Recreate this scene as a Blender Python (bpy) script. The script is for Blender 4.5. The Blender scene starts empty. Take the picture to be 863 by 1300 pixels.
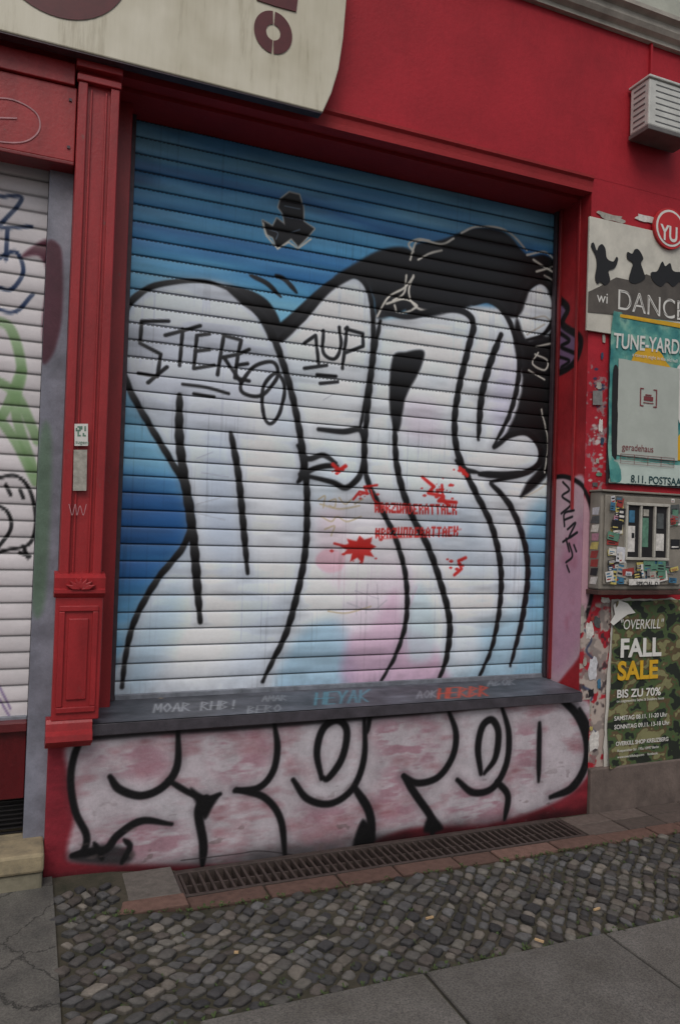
import bpy, numpy as np, math, random
from mathutils import Vector
random.seed(4); rng=np.random.default_rng(7)
SC=bpy.context.scene
# ------------------------------------------------------------------ survey camera (calibrated), metres
CX,CY,CZ=-.4174,-3.5678,1.6
YA,PI_,RO,FP=.3903,.0202,.0326,969.73
F=np.array([math.sin(YA)*math.cos(PI_),math.cos(YA)*math.cos(PI_),math.sin(PI_)])
r0=np.array([math.cos(YA),-math.sin(YA),0]);u0=np.cross(r0,F)
R=math.cos(RO)*r0+math.sin(RO)*u0; Uv=-math.sin(RO)*r0+math.cos(RO)*u0
C=np.array([CX,CY,CZ])
W=2.578; ZT=3.605; ZB=.721; D=.335
def survey(px,py,ax,c):
    """photogrammetric rectification of a measured point onto a real plane (ax = c)"""
    d=F+(px-431.5)/FP*R+(650-py)/FP*Uv
    return C+d*((c-C[ax])/d[ax])
def S(px,py,y=0.): return survey(px,py,1,y)
def G(px,py,z=0.): return survey(px,py,2,z)

# ------------------------------------------------------------------ helpers
def lin(c):
    c=np.asarray(c,float)/255.
    return np.where(c<=.04045,c/12.92,((c+.055)/1.055)**2.4)
def link(o,parent=None):
    SC.collection.objects.link(o)
    if parent is not None: o.parent=parent
    return o
def empty(name):
    o=bpy.data.objects.new(name,None); o.empty_display_size=.1
    return link(o)
def mesh(name,v,f,mat=None,parent=None,smooth=False,col=None):
    me=bpy.data.meshes.new(name); me.from_pydata([tuple(map(float,a)) for a in v],[],[tuple(a) for a in f]); me.update()
    if col is not None:
        a=me.color_attributes.new("Col",'FLOAT_COLOR','POINT')
        col=np.asarray(col,float)
        if col.ndim==1: col=np.tile(col,(len(v),1))
        a.data.foreach_set("color",np.c_[col,np.ones(len(v))].ravel())
    if smooth: me.polygons.foreach_set("use_smooth",[True]*len(me.polygons))
    o=bpy.data.objects.new(name,me)
    if mat: me.materials.append(mat)
    return link(o,parent)
def bev_(o,w):
    if w:
        m=o.modifiers.new("b",'BEVEL'); m.width=w; m.segments=2; m.limit_method='ANGLE'
    return o
def box(name,x0,x1,y0,y1,z0,z1,mat,parent=None,bev=0.,col=None):
    v=[(x0,y0,z0),(x1,y0,z0),(x1,y1,z0),(x0,y1,z0),(x0,y0,z1),(x1,y0,z1),(x1,y1,z1),(x0,y1,z1)]
    f=[(0,3,2,1),(4,5,6,7),(0,1,5,4),(1,2,6,5),(2,3,7,6),(3,0,4,7)]
    return bev_(mesh(name,v,f,mat,parent,col=col),bev)
def prism(name,pts,y0,y1,mat,parent=None,bev=0.):
    """polygon pts (x,z) extruded y0(front)..y1(back)"""
    n=len(pts)
    a=sum(pts[i][0]*pts[(i+1)%n][1]-pts[(i+1)%n][0]*pts[i][1] for i in range(n))
    if a<0: pts=pts[::-1]
    v=[(p[0],y0,p[1]) for p in pts]+[(p[0],y1,p[1]) for p in pts]
    f=[tuple(range(n)),tuple(range(2*n-1,n-1,-1))]+[(i,i+n,(i+1)%n+n,(i+1)%n) for i in range(n)]
    return bev_(mesh(name,v,f,mat,parent),bev)
def extr_x(name,prof,x0,x1,mat,parent=None,col=None):
    """profile (y,z) swept along x"""
    n=len(prof)
    v=[(x0,p[0],p[1]) for p in prof]+[(x1,p[0],p[1]) for p in prof]
    f=[tuple(range(n)),tuple(range(2*n-1,n-1,-1))]+[(i,i+n,(i+1)%n+n,(i+1)%n) for i in range(n)]
    o=mesh(name,v,f,mat,parent,col=col)
    import bmesh
    b=bmesh.new();b.from_mesh(o.data);bmesh.ops.recalc_face_normals(b,faces=b.faces);b.to_mesh(o.data);b.free()
    return o
def catmull(P,n=8,closed=False):
    P=np.asarray(P,float)
    if len(P)<3 and not closed:
        return np.array([P[0]+(P[1]-P[0])*t for t in np.linspace(0,1,n)])
    if closed: Q=np.vstack([P[-1],P,P[0],P[1]])
    else: Q=np.vstack([2*P[0]-P[1],P,2*P[-1]-P[-2]])
    out=[]
    for i in range(1,len(Q)-2):
        p0,p1,p2,p3=Q[i-1:i+3]
        for t in np.linspace(0,1,n,endpoint=False):
            out.append(.5*((2*p1)+(-p0+p2)*t+(2*p0-5*p1+4*p2-p3)*t*t+(-p0+3*p1-3*p2+p3)*t**3))
    if not closed: out.append(Q[-2])
    return np.array(out)
def vnoise(u,v,su,sv,seed):
    r=np.random.default_rng(seed); T=r.random((64,64))
    a=u/su; b=v/sv; i=np.floor(a).astype(int); j=np.floor(b).astype(int)
    fa=a-i; fb=b-j; fa=fa*fa*(3-2*fa); fb=fb*fb*(3-2*fb)
    g=lambda x,y:T[x%64,y%64]
    return (g(i,j)*(1-fa)+g(i+1,j)*fa)*(1-fb)+(g(i,j+1)*(1-fa)+g(i+1,j+1)*fa)*fb
def fnoise(u,v,s,seed,asp=1.):
    return (vnoise(u,v,s*asp,s,seed)*.5+vnoise(u,v,s*asp/2,s/2,seed+1)*.3+vnoise(u,v,s*asp/4,s/4,seed+2)*.2)

# ------------------------------------------------------------------ materials
def newmat(name,base=(.5,.5,.5),rough=.6,metal=0.):
    m=bpy.data.materials.new(name); m.use_nodes=True
    b=m.node_tree.nodes["Principled BSDF"]
    b.inputs["Base Color"].default_value=(*base,1); b.inputs["Roughness"].default_value=rough; b.inputs["Metallic"].default_value=metal
    return m,m.node_tree,b
def tex(nt,scale,detail=6,rough=.6,stretch=None):
    tc=nt.nodes.new("ShaderNodeNewGeometry"); mp=nt.nodes.new("ShaderNodeMapping")
    nt.links.new(tc.outputs["Position"],mp.inputs[0])
    if stretch: mp.inputs["Scale"].default_value=stretch
    n=nt.nodes.new("ShaderNodeTexNoise"); n.inputs["Scale"].default_value=scale; n.inputs["Detail"].default_value=detail; n.inputs["Roughness"].default_value=rough
    nt.links.new(mp.outputs[0],n.inputs["Vector"]); return n
def ramp(nt,src,stops):
    r=nt.nodes.new("ShaderNodeValToRGB"); e=r.color_ramp.elements
    while len(e)<len(stops): e.new(.5)
    for k,(p,c) in zip(e,stops): k.position=p; k.color=(*c,1)
    nt.links.new(src,r.inputs[0]); return r
def mul(nt,a,b,fac=1.,mode='MULTIPLY'):
    x=nt.nodes.new("ShaderNodeMix"); x.data_type='RGBA'; x.blend_type=mode; x.inputs[0].default_value=fac
    for s,i in ((a,6),(b,7)):
        if isinstance(s,tuple): x.inputs[i].default_value=(*s,1)
        else: nt.links.new(s,x.inputs[i])
    return x.outputs[2]
def bump(nt,b,src,strength=.3,dist=.003):
    n=nt.nodes.new("ShaderNodeBump"); n.inputs["Strength"].default_value=strength; n.inputs["Distance"].default_value=dist
    nt.links.new(src,n.inputs["Height"]); nt.links.new(n.outputs[0],b.inputs["Normal"])
def plain(name,rgb,rough=.6,var=.25,scale=12,bumps=.15,metal=0.,stretch=None,lo=None):
    m,nt,b=newmat(name,(.5,.5,.5),rough,metal)
    c=tuple(lin(rgb)); n=tex(nt,scale,7,.65,stretch)
    d=tuple(x*(1-var) for x in c) if lo is None else tuple(lin(lo)); l=tuple(min(1,x*(1+var)) for x in c)
    r=ramp(nt,n.outputs[0],[(.3,d),(.7,l)]); nt.links.new(r.outputs[0],b.inputs["Base Color"])
    if bumps: bump(nt,b,tex(nt,scale*9,5,.6).outputs[0],bumps,.004)
    return m
def attrmat(name,rough=.5,dirt=.35,dscale=3.,bumps=.1,bscale=120,stretch=None,spec=.4,chip=None):
    m,nt,b=newmat(name,(.5,.5,.5),rough)
    a=nt.nodes.new("ShaderNodeVertexColor"); a.layer_name="Col"
    n=tex(nt,dscale,8,.65,stretch)
    r=ramp(nt,n.outputs[0],[(.3,(1-dirt,)*3),(.62,(1,1,1))])
    n3=tex(nt,dscale*14,4,.7)
    r3=ramp(nt,n3.outputs[0],[(.3,(1-dirt*.35,)*3),(.6,(1,1,1))])
    c=mul(nt,a.outputs[0],r.outputs[0]); c=mul(nt,c,r3.outputs[0])
    if chip:   # sparse chips showing a lighter undercoat
        nc=tex(nt,chip[0],9,.75,(1,1,.6)); rc=ramp(nt,nc.outputs[0],[(.66,(0,0,0)),(.70,(1,1,1))])
        x=nt.nodes.new("ShaderNodeMix"); x.data_type='RGBA'; nt.links.new(rc.outputs[0],x.inputs[0]); nt.links.new(c,x.inputs[6]); x.inputs[7].default_value=(*lin(chip[1]),1); c=x.outputs[2]
    nt.links.new(c,b.inputs["Base Color"])
    b.inputs["Specular IOR Level"].default_value=spec
    bump(nt,b,tex(nt,bscale,5,.6).outputs[0],bumps,.004)
    return m
M_wall=attrmat("red_masonry_paint",.62,.28,1.8,.45,50,spec=.3,chip=(7,(150,60,66)))
M_shut=attrmat("painted_slats",.42,.16,4.,.04,160,stretch=(.5,1,2.),spec=.5)
M_riser=attrmat("riser_paint",.6,.32,6.,.5,70,spec=.3)
M_wood=attrmat("red_wood_paint",.40,.40,7.,.3,50,stretch=(1,1,.3),spec=.45,chip=(11,(120,70,66)))
M_stone=attrmat("cobble_stone",.75,.4,30.,.9,150,spec=.35)
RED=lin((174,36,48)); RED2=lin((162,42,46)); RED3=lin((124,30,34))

# ------------------------------------------------------------------ paint canvas on a real surface
class Canvas:
    def __init__(s,ax,c,u0,u1,v0,v1,res,us=None,vs=None):
        s.ax,s.c=ax,c
        s.us=np.linspace(u0,u1,int((u1-u0)/res)+1) if us is None else us
        s.vs=np.linspace(v0,v1,int((v1-v0)/res)+1) if vs is None else vs
        s.U,s.V=np.meshgrid(s.us,s.vs); s.col=np.zeros(s.U.shape+(3,)); s.phase=None
    def uv(s,p):
        q=survey(p[0],p[1],s.ax,s.c)
        return {0:(q[1],q[2]),1:(q[0],q[2]),2:(q[0],q[1])}[s.ax]
    def sc(s,p):
        a=np.array(s.uv(p)); return abs(np.array(s.uv((p[0],p[1]+4)))-a)[1]/4
    def _win(s,P,r):
        i0=np.searchsorted(s.us,P[:,0].min()-r);i1=np.searchsorted(s.us,P[:,0].max()+r)
        j0=np.searchsorted(s.vs,P[:,1].min()-r);j1=np.searchsorted(s.vs,P[:,1].max()+r)
        return max(0,i0-1),i1+1,max(0,j0-1),j1+1
    def _dist(s,P,r,Wd=None):
        i0,i1,j0,j1=s._win(P,r)
        if i1-i0<2 or j1-j0<2 or i0>=len(s.us) or j0>=len(s.vs): return None
        Dm=np.full((min(j1,len(s.vs))-j0,min(i1,len(s.us))-i0),9.)
        for k in range(len(P)-1):
            a,b=P[k],P[k+1]; q=s._win(P[k:k+2],r)
            x0,x1,y0,y1=q[0],min(q[1],len(s.us)),q[2],min(q[3],len(s.vs))
            if x1<=x0 or y1<=y0: continue
            u=s.U[y0:y1,x0:x1]; v=s.V[y0:y1,x0:x1]; d=b-a; L=d@d+1e-12
            t=np.clip(((u-a[0])*d[0]+(v-a[1])*d[1])/L,0,1)
            w=0 if Wd is None else Wd[k]+(Wd[k+1]-Wd[k])*t
            dd=np.hypot(u-a[0]-t*d[0],v-a[1]-t*d[1])-w
            sub=Dm[y0-j0:y1-j0,x0-i0:x1-i0]; np.minimum(sub,dd,out=sub)
        return Dm,i0,j0
    def _apply(s,al,i0,j0,c):
        h,w=al.shape; t=s.col[j0:j0+h,i0:i0+w]; t+=(np.asarray(c,float)-t)*al[...,None]
    def stroke(s,pts,w,c,soft=1.5,a=1.,curve=True,taper=False,closed=False):
        P0=np.asarray(pts,float)
        if curve: P0=catmull(P0,8,closed)
        elif closed: P0=np.vstack([P0,P0[:1]])
        P=np.array([s.uv(p) for p in P0]); k=s.sc(P0[len(P0)//2])
        hw=np.full(len(P),w*k/2)
        if taper: hw=hw*np.clip(1.2*np.sin(np.linspace(.3,math.pi-.15,len(P)))**.5,.5,1)
        sf=soft*k; r=w*k+sf*2+.01
        q=s._dist(P,r,hw)
        if q is None: return
        Dm,i0,j0=q
        if s.phase is not None: Dm=Dm+s.phase[j0:j0+Dm.shape[0],i0:i0+Dm.shape[1]]*k*min(.7,w*.045)
        al=np.clip(.5-Dm/(2*sf),0,1); al=al*al*(3-2*al)*a
        s._apply(al,i0,j0,c)
    def fill(s,pts,c,soft=1.5,a=1.,curve=True,mod=None):
        P0=np.asarray(pts,float)
        if curve: P0=catmull(P0,6,True)
        P=np.array([s.uv(p) for p in P0]); k=s.sc(P0.mean(0)); sf=soft*k
        PC=np.vstack([P,P[:1]]); q=s._dist(PC,sf*2+.01)
        if q is None: return
        Dm,i0,j0=q; h,w=Dm.shape; u=s.U[j0:j0+h,i0:i0+w]; v=s.V[j0:j0+h,i0:i0+w]
        ins=np.zeros(u.shape,bool)
        for i in range(len(P)):
            x1,y1=PC[i];x2,y2=PC[i+1]
            if y1==y2: continue
            ins^=((y1>v)!=(y2>v))&(u<(x2-x1)*(v-y1)/(y2-y1)+x1)
        sd=np.where(ins,-Dm,Dm); al=np.clip(.5-sd/(2*sf),0,1); al=al*al*(3-2*al)*a
        if mod is not None: al=al*mod[j0:j0+h,i0:i0+w]
        s._apply(al,i0,j0,c)
    def build(s,name,mat,parent,posf=None,gain=1.,smooth=True):
        h,w=s.U.shape; n=h*w
        if posf is None:
            z=np.full(s.U.shape,s.c)
            pos={0:(z,s.U,s.V),1:(s.U,z,s.V),2:(s.U,s.V,z)}[s.ax]
        else: pos=posf(s.U,s.V)
        co=np.stack(pos,-1).reshape(-1,3).astype(np.float32)
        idx=np.arange(n).reshape(h,w)
        q=np.stack([idx[:-1,:-1],idx[:-1,1:],idx[1:,1:],idx[1:,:-1]],-1).reshape(-1,4)
        if s.ax==0: q=q[:,::-1]
        me=bpy.data.meshes.new(name); me.vertices.add(n); me.vertices.foreach_set("co",co.ravel())
        me.loops.add(q.size); me.loops.foreach_set("vertex_index",q.ravel().astype(np.int32))
        me.polygons.add(len(q)); me.polygons.foreach_set("loop_start",np.arange(0,q.size,4,dtype=np.int32))
        try: me.polygons.foreach_set("loop_total",np.full(len(q),4,dtype=np.int32))
        except Exception: pass
        me.polygons.foreach_set("use_smooth",np.full(len(q),smooth))
        me.update(calc_edges=True)
        a=me.color_attributes.new("Col",'FLOAT_COLOR','POINT')
        c=np.clip(lin(np.clip(s.col,0,255))*gain,0,.9).reshape(-1,3)
        a.data.foreach_set("color",np.c_[c,np.ones(n)].astype(np.float32).ravel())
        me.materials.append(mat); o=bpy.data.objects.new(name,me); return link(o,parent)

K=(17,16,18); WH=(218,221,226)
# ================================================================== MAIN ROLLER SHUTTER
NS=34; H=ZT-ZB; PS=H/NS
prof_t=np.array([0,.025,.05,.08,.12,.18,.24,.31,.38,.45,.52,.59,.66,.73,.79,.84,.88,.92,.95,.975])
def prof_y(t):
    t=t%1.
    bul=np.clip(np.sin(np.pi*np.clip((t-.04)/.96,0,1)),0,1)**.45
    return -.0068*bul+.005*np.exp(-((np.minimum(t,1-t))/.028)**2)
vs=np.concatenate([ZB+(k+prof_t)*PS for k in range(NS)]+[[ZT]])
sh=Canvas(1,D,0,W,0,0,0,us=np.linspace(0,W,int(W/.0030)),vs=vs)
tt=((sh.V-ZB)/PS)%1.; sidx=np.clip(np.floor((sh.V-ZB)/PS),0,NS).astype(int)
sh.phase=np.cos(2*np.pi*tt)
T=(ZT-sh.V)/H
ks=[0,.03,.06,.10,.125,.16,.20,.24,.30,.38,.5,.58,.63,.67,.74,.80,.86,.92,1]
cs=[(104,154,180),(92,150,184),(64,128,176),(38,98,154),(82,150,194),(68,140,186),(46,112,170),(78,150,196),(116,178,208),(106,170,206),(110,174,208),(116,176,208),(82,146,194),(34,92,154),(30,86,148),(56,122,178),(100,160,200),(152,190,212),(172,196,212)]
jit=(np.random.default_rng(3).random(NS+2)-.5)
Tj=np.clip(T+jit[sidx]*.05+(fnoise(sh.U,sh.V,.12,5,7)-.5)*.10,0,1)
for c in range(3): sh.col[...,c]=np.interp(Tj,ks,[x[c] for x in cs])
sh.col*=(.92+.16*fnoise(sh.U,sh.V,.05,50,10))[...,None]
mist=np.clip(.93+.3*(fnoise(sh.U,sh.V,.28,11)-.4),0,1)
big=[(150,440),(160,398),(195,364),(255,356),(305,370),(345,425),(372,408),(410,372),(440,352),(466,362),(476,400),(500,404),(540,400),(590,388),(640,390),(665,372),(690,356),(708,380),(706,470),(696,560),(694,640),(668,680),(670,760),(648,858),(560,866),(440,870),(330,880),(150,886),(158,825),(180,772),(212,722),(243,680),(240,625),(205,560),(165,492)]
sh.fill(big,WH,5,.98,mod=mist)
sh.fill([(150,440),(165,395),(230,360),(300,372),(350,440),(380,560),(385,700),(360,800),(330,870),(170,875),(200,760),(245,690),(235,600),(170,500)],(186,200,220),30,.5)
sh.fill([(170,470),(200,400),(270,380),(330,420),(350,520),(300,540),(220,530)],(204,208,222),30,.6)
sh.fill([(250,720),(280,700),(300,780),(280,860),(230,870),(200,820)],(228,229,231),30,.8)
sh.fill([(320,500),(350,560),(370,700),(345,760),(320,700),(310,600)],(226,227,231),22,.7)
sh.fill([(262,560),(288,570),(300,700),(280,730),(262,680)],(178,194,218),14,.5)
sh.fill([(155,870),(170,800),(215,745),(235,760),(230,800),(200,850),(180,880)],(150,188,212),22,.5)
sh.fill([(372,815),(402,790),(438,795),(444,872),(350,880)],(138,182,210),12,.7)
sh.fill([(440,640),(500,640),(520,740),(470,790),(430,760)],(224,218,224),26,.8)
sh.fill([(575,790),(620,790),(690,752),(690,858),(580,866)],(134,180,206),20,.7)
sh.fill([(665,660),(694,640),(690,760),(668,745)],(134,180,206),10,.8)
sh.fill([(442,812),(470,795),(500,750),(512,790),(545,812),(562,846),(560,866),(442,872)],(198,154,184),10,.75)
sh.fill([(440,770),(490,715),(530,740),(520,790),(450,825)],(216,190,208),24,.5)
sh.fill([(512,510),(550,508),(560,545),(545,566),(516,556)],(210,184,206),18,.4)
sh.fill([(404,650),(436,650),(442,735),(425,748),(404,715)],(224,190,202),14,.45)
sh.fill([(548,690),(590,740),(610,830),(575,850),(565,780)],(222,222,228),16,.7)
sh.fill([(515,790),(530,740),(548,770),(550,830),(520,838)],(180,204,212),9,.7)
sh.stroke([(518,835),(514,790),(528,745)],2,(200,180,200),2,.7)
sh.fill([(640,440),(655,480),(640,550),(620,520)],(188,184,218),16,.5)
sh.fill([(402,705),(418,696),(436,705),(434,722),(416,727),(402,718)],(220,156,174),2.5,.55)
# ---- black masses
sh.fill([(524,338),(526,312),(560,305),(602,290),(640,296),(668,324),(690,324),(704,338),(706,386),(694,362),(674,364),(660,398),(642,402),(620,381),(590,391),(545,402),(515,396),(522,365)],K,2.5)
sh.fill([(424,352),(445,338),(482,318),(515,315),(530,332),(524,360),(520,388),(498,400),(478,404),(474,380),(462,358),(440,350)],K,3)
sh.fill([(286,364),(320,370),(346,390),(360,428),(344,433),(326,402),(304,384)],K,2)
sh.fill([(340,426),(372,396),(410,362),(440,344),(452,350),(420,370),(388,405),(358,434)],K,2)
sh.fill([(655,404),(668,432),(690,426),(705,442),(702,520),(697,590),(686,612),(660,632),(668,612),(684,592),(686,570),(674,552),(656,548),(640,556),(655,520),(662,480),(652,440)],K,3)
sh.fill([(690,356),(706,372),(706,440),(694,432),(704,400)],K,3)
sh.fill([(497,456),(515,447),(537,446),(532,470),(514,505),(505,548),(494,520)],K,2.5)
WB=(200,196,186)
for p in ([(520,330),(530,306),(560,310),(575,303)],[(478,402),(492,378),(512,366),(524,352)],[(520,395),(505,398),(500,388)],[(524,320),(518,310),(530,304),(545,306)],[(585,296),(605,288),(640,292),(668,318)],[(668,324),(690,320),(703,330)],[(676,330),(700,345)],[(680,345),(704,338)],[(490,386),(512,380),(528,388),(522,394)],[(515,350),(512,372),(498,382)],[(664,632),(690,616),(700,600)],[(524,350),(518,372),(530,392),(560,396)],[(530,330),(545,322),(560,318)]):
    sh.stroke(p,2.8,WB,1.1)
for p in ([(672,405),(690,402),(700,410)],[(668,425),(690,412)],[(680,440),(700,436)],[(678,450),(694,458),(690,470),(675,462),(682,448)],[(670,470),(690,482)],[(686,520),(694,560),(690,600)],[(690,350),(700,356),(704,366)]):
    sh.stroke(p,2.2,(180,176,168),1.1)
# ---- letter outlines
O=[([(155,872),(160,830),(172,785),(200,735),(232,695),(243,660),(236,620),(214,580),(190,540),(165,495),(152,455),(150,420),(160,392),(185,368),(222,358),(262,358),(292,368)],8),
([(292,368),(320,390),(340,415),(355,450),(370,500),(382,560),(389,620),(388,690),(380,740),(364,800),(346,838),(333,865)],8.5),
([(228,502),(228,560),(236,620),(245,680),(250,740),(254,790)],11),
([(293,550),(302,600),(308,660),(314,728)],8.5),
([(355,430),(385,404),(410,372),(436,353),(455,353),(468,372),(473,410),(471,460),(463,510),(456,546)],6.5),
([(404,545),(435,548),(457,546),(462,570),(458,600),(440,619),(420,612),(380,602)],7.5),
([(378,566),(390,582),(410,578),(426,588)],7),([(378,612),(392,598),(412,592),(428,592)],7),([(380,570),(384,590),(380,610)],6),
([(490,398),(520,402),(560,393),(588,396),(600,412),(594,440),(582,490),(576,535),(580,575),(600,620),(622,665),(634,715),(634,765),(624,820),(607,860)],8.5),
([(500,535),(503,590),(518,645),(543,695),(560,745),(570,790),(566,835),(556,862)],8.5),
([(482,408),(474,450),(466,520),(462,575),(466,610),(480,640),(500,680),(514,730),(515,785),(502,830),(482,866)],7),
([(635,425),(620,465),(610,505),(606,558)],9),
([(600,386),(620,382),(640,398),(654,432),(658,470),(648,520),(626,566)],7),
([(626,568),(648,552),(668,550),(684,568),(682,590),(660,602),(622,612)],8),
([(622,614),(645,640),(662,680),(669,725),(662,785),(647,845)],8),
([(655,402),(664,374),(684,358),(702,374),(703,400),(690,424),(668,432)],6),
([(608,602),(640,603),(668,600)],9),([(578,585),(590,596),(606,600)],6)]
for p,w in O: sh.stroke(p,w+7,(90,92,104),6,.16)          # faint overspray
for p,w in O: sh.stroke(p,w,K,1.6,taper=True)
sh.stroke([(318,350),(338,360),(356,377)],6,K,1.5,taper=True); sh.stroke([(350,350),(362,356),(376,372)],6,K,1.5,taper=True)
# little dark jagged figure
fig=[(356,253),(367,245),(379,248),(384,262),(385,282),(398,291),(389,302),(378,313),(369,303),(352,316),(346,302),(337,297),(333,281),(346,288),(351,278),(361,286),(359,272),(353,264)]
sh.stroke(fig,3.2,(190,188,180),1.2,closed=True,curve=False)
sh.fill(fig,K,1.4,curve=False)
for p in ([(361,262),(380,266)],[(362,276),(384,280)],[(342,292),(352,296),(350,304)],[(368,296),(380,292)]): sh.stroke(p,1.4,(96,112,128),1)
for p in ([(334,284),(338,300),(350,314)],[(352,316),(366,308),(378,316),(394,304)]): sh.stroke(p,2.2,(206,202,190),1,curve=False)
# thin tags: STEREO / 1UP
for p in ([(214,408),(180,408),(178,436),(204,450),(200,478),(176,474)],[(210,426),(254,414)],[(232,418),(228,464)],[(188,486),(212,466)],
          [(266,424),(250,426),(246,468),(272,464)],[(248,446),(266,444)],[(276,476),(284,426),(306,432),(302,450),(282,454)],[(284,454),(306,486)],
          [(316,444),(302,450),(298,480),(316,484)],[(300,464),(314,462)]):
    sh.stroke(p,4.6,K,1.2,curve=False,a=.95)
for p in ([(306,488),(322,466),(346,460),(352,478),(332,502),(310,500)],[(334,524),(334,492),(350,474),(361,492),(354,526),(342,538)]):
    sh.stroke(p,4.6,K,1.2,a=.95,closed=True)
for p in ([(232,488),(262,492),(290,500)],[(246,500),(272,504)]): sh.stroke(p,4,K,1.2,a=.95)
for p in ([(386,436),(400,426),(404,462)],[(386,468),(414,464)],[(440,416),(434,468)],[(438,418),(460,424),(460,440),(438,448)]): sh.stroke(p,4.4,K,1.2,curve=False,a=.95)
for p in ([(410,420),(410,448),(424,456),(432,440),(430,416)],[(402,476),(426,478)],[(406,487),(428,485)]): sh.stroke(p,4.4,K,1.2,a=.95)
# red stencil
RD=(198,38,34)
font={'#':"101111101111101",'B':"110101110101110",'R':"110101110101101",'Z':"111001010100111",'U':"101101101101111",'N':"111101101101101",'D':"110101101101110",'E':"111100110100111",'A':"010101111101101",'T':"111010010010010",'C':"111100100100111",'K':"101101110101101"}
def stencil(x0,y0,x1,y1,txt,h):
    n=len(txt)
    for i,ch in enumerate(txt):
        bx=x0+(x1-x0)*i/n; by=y0+(y1-y0)*i/n+random.uniform(-.5,.5); cw=(x1-x0)/n*.27; chh=h/5
        for j,b in enumerate(font[ch]):
            if b=='1':
                X=bx+(j%3)*cw; Y=by+(j//3)*chh
                sh.fill([(X,Y),(X+cw*1.05,Y),(X+cw*1.05,Y+chh*1.1),(X,Y+chh*1.1)],RD,.9,.95,curve=False)
stencil(475,638,580,641,"#BRZUNDERATTACK",13); stencil(476,670,582,668,"#BRZUNDERATTACK",13)
sh.stroke([(476,636),(500,650),(520,640)],2.4,RD,1.4,.7); sh.stroke([(484,684),(540,680),(584,672)],1.6,RD,1.6,.5)
def splat(cv,x,y,r,n,c=RD,sx=1.6):
    for _ in range(n):
        a=random.random()*6.3; d=abs(random.gauss(0,r)); q=random.uniform(.8,3.0)
        X=x+math.cos(a)*d*sx; Y=y+math.sin(a)*d
        cv.fill([(X-q,Y),(X,Y-q*.7),(X+q,Y),(X,Y+q*.7)],c,1,.9)
sh.fill([(432,694),(442,690),(440,684),(452,687),(456,680),(462,685),(472,682),(470,690),(477,694),(469,699),(474,707),(462,705),(460,716),(453,708),(444,713),(446,703),(434,704),(440,698)],RD,1.4,curve=False)
splat(sh,455,696,11,34)
sh.stroke([(424,690),(440,694)],3,RD,1.2); sh.stroke([(448,634),(456,624),(466,626),(462,618),(478,616)],3,RD,1.2,curve=False); splat(sh,462,628,6,12); sh.stroke([(470,620),(474,634),(480,640)],2.5,RD,1.2)
sh.stroke([(536,606),(550,618),(543,626),(562,630),(556,636),(578,638)],4.4,RD,1.4,curve=False); sh.stroke([(560,616),(563,636),(570,642)],3.4,RD,1.4); splat(sh,557,624,9,24)
sh.stroke([(422,590),(430,596),(438,592)],5,RD); splat(sh,430,597,4,8)
sh.stroke([(583,594),(592,604)],5,RD); splat(sh,586,600,4,8)
sh.stroke([(590,708),(581,712),(585,722),(576,730)],3.8,RD,curve=False); splat(sh,583,716,5,8)
for p in ([(404,634),(412,630),(410,644)],[(418,636),(426,634),(424,644),(418,642)],[(430,632),(438,640),(446,634)],[(450,640),(460,634)],[(408,656),(420,662),(428,656),(440,662),(458,656)],[(412,672),(424,668),(420,680)],[(416,776),(440,778),(470,770)],[(406,640),(430,646),(456,642)]):
    sh.stroke(p,2,(184,166,130),1,a=.8)
for p in ([(450,750),(480,760)],[(440,765),(470,775),(490,762)],[(250,640),(280,632)],[(252,652),(285,660)],[(410,508),(424,500)],[(250,582),(270,574)],[(256,600),(290,606)],[(452,740),(452,780)],[(466,742),(464,778)],[(478,742),(480,776)]):
    sh.stroke(p,1.3,(150,152,160),1,a=.5)
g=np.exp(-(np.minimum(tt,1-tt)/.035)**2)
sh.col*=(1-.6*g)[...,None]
vent=(np.abs(tt-.93)<.022)&(((sh.U/.022)%1.)<.62)&(T<.42)
sh.col[vent]*=.4
gr=fnoise(sh.U,sh.V,.09,71,5); sh.col*=(1-.16*np.clip((gr-.55)*4,0,1))[...,None]
sl_j=(np.random.default_rng(9).random(NS+2)-.5)*.08; sh.col*=(1+sl_j[sidx])[...,None]
sh.col*=(1-.18*np.exp(-((sh.V-ZB)/.12)**2)*fnoise(sh.U,sh.V,.05,90))[...,None]
dr_=np.clip((vnoise(sh.U,sh.V,.009,.35,123)-.78)*4,0,1)*np.clip((vnoise(sh.U,sh.V,.4,.5,124)-.4)*3,0,1); sh.col*=(1-.16*dr_)[...,None]
gm=sh.col.mean(-1,keepdims=True); sh.col+=(gm-sh.col)*.06
shutter=empty("roller_shutter")
sh.build("slat_curtain",M_shut,shutter,lambda U,V:(U,D+prof_y((V-ZB)/PS)+.0014*np.sin(U*2.1+V*3)+.0007*np.sin(U*9+sidx*2.3),V),gain=1.25)
M_rail=plain("guide_rail_metal",(72,60,66),.45,.3,20,.1,.3)
box("guide_rail_a",-.012,.018,D-.045,D-.016,ZB,ZT,M_rail,shutter,.002)
box("guide_rail_b",W-.020,W-.003,D-.045,D-.016,ZB,ZT,M_rail,shutter,.002)
M_bar=plain("bottom_bar_metal",(120,124,132),.5,.4,15,.2,.2)
box("bottom_bar",.022,W-.022,D-.026,D-.002,ZB-.012,ZB+.022,M_bar,shutter,.003)

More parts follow.
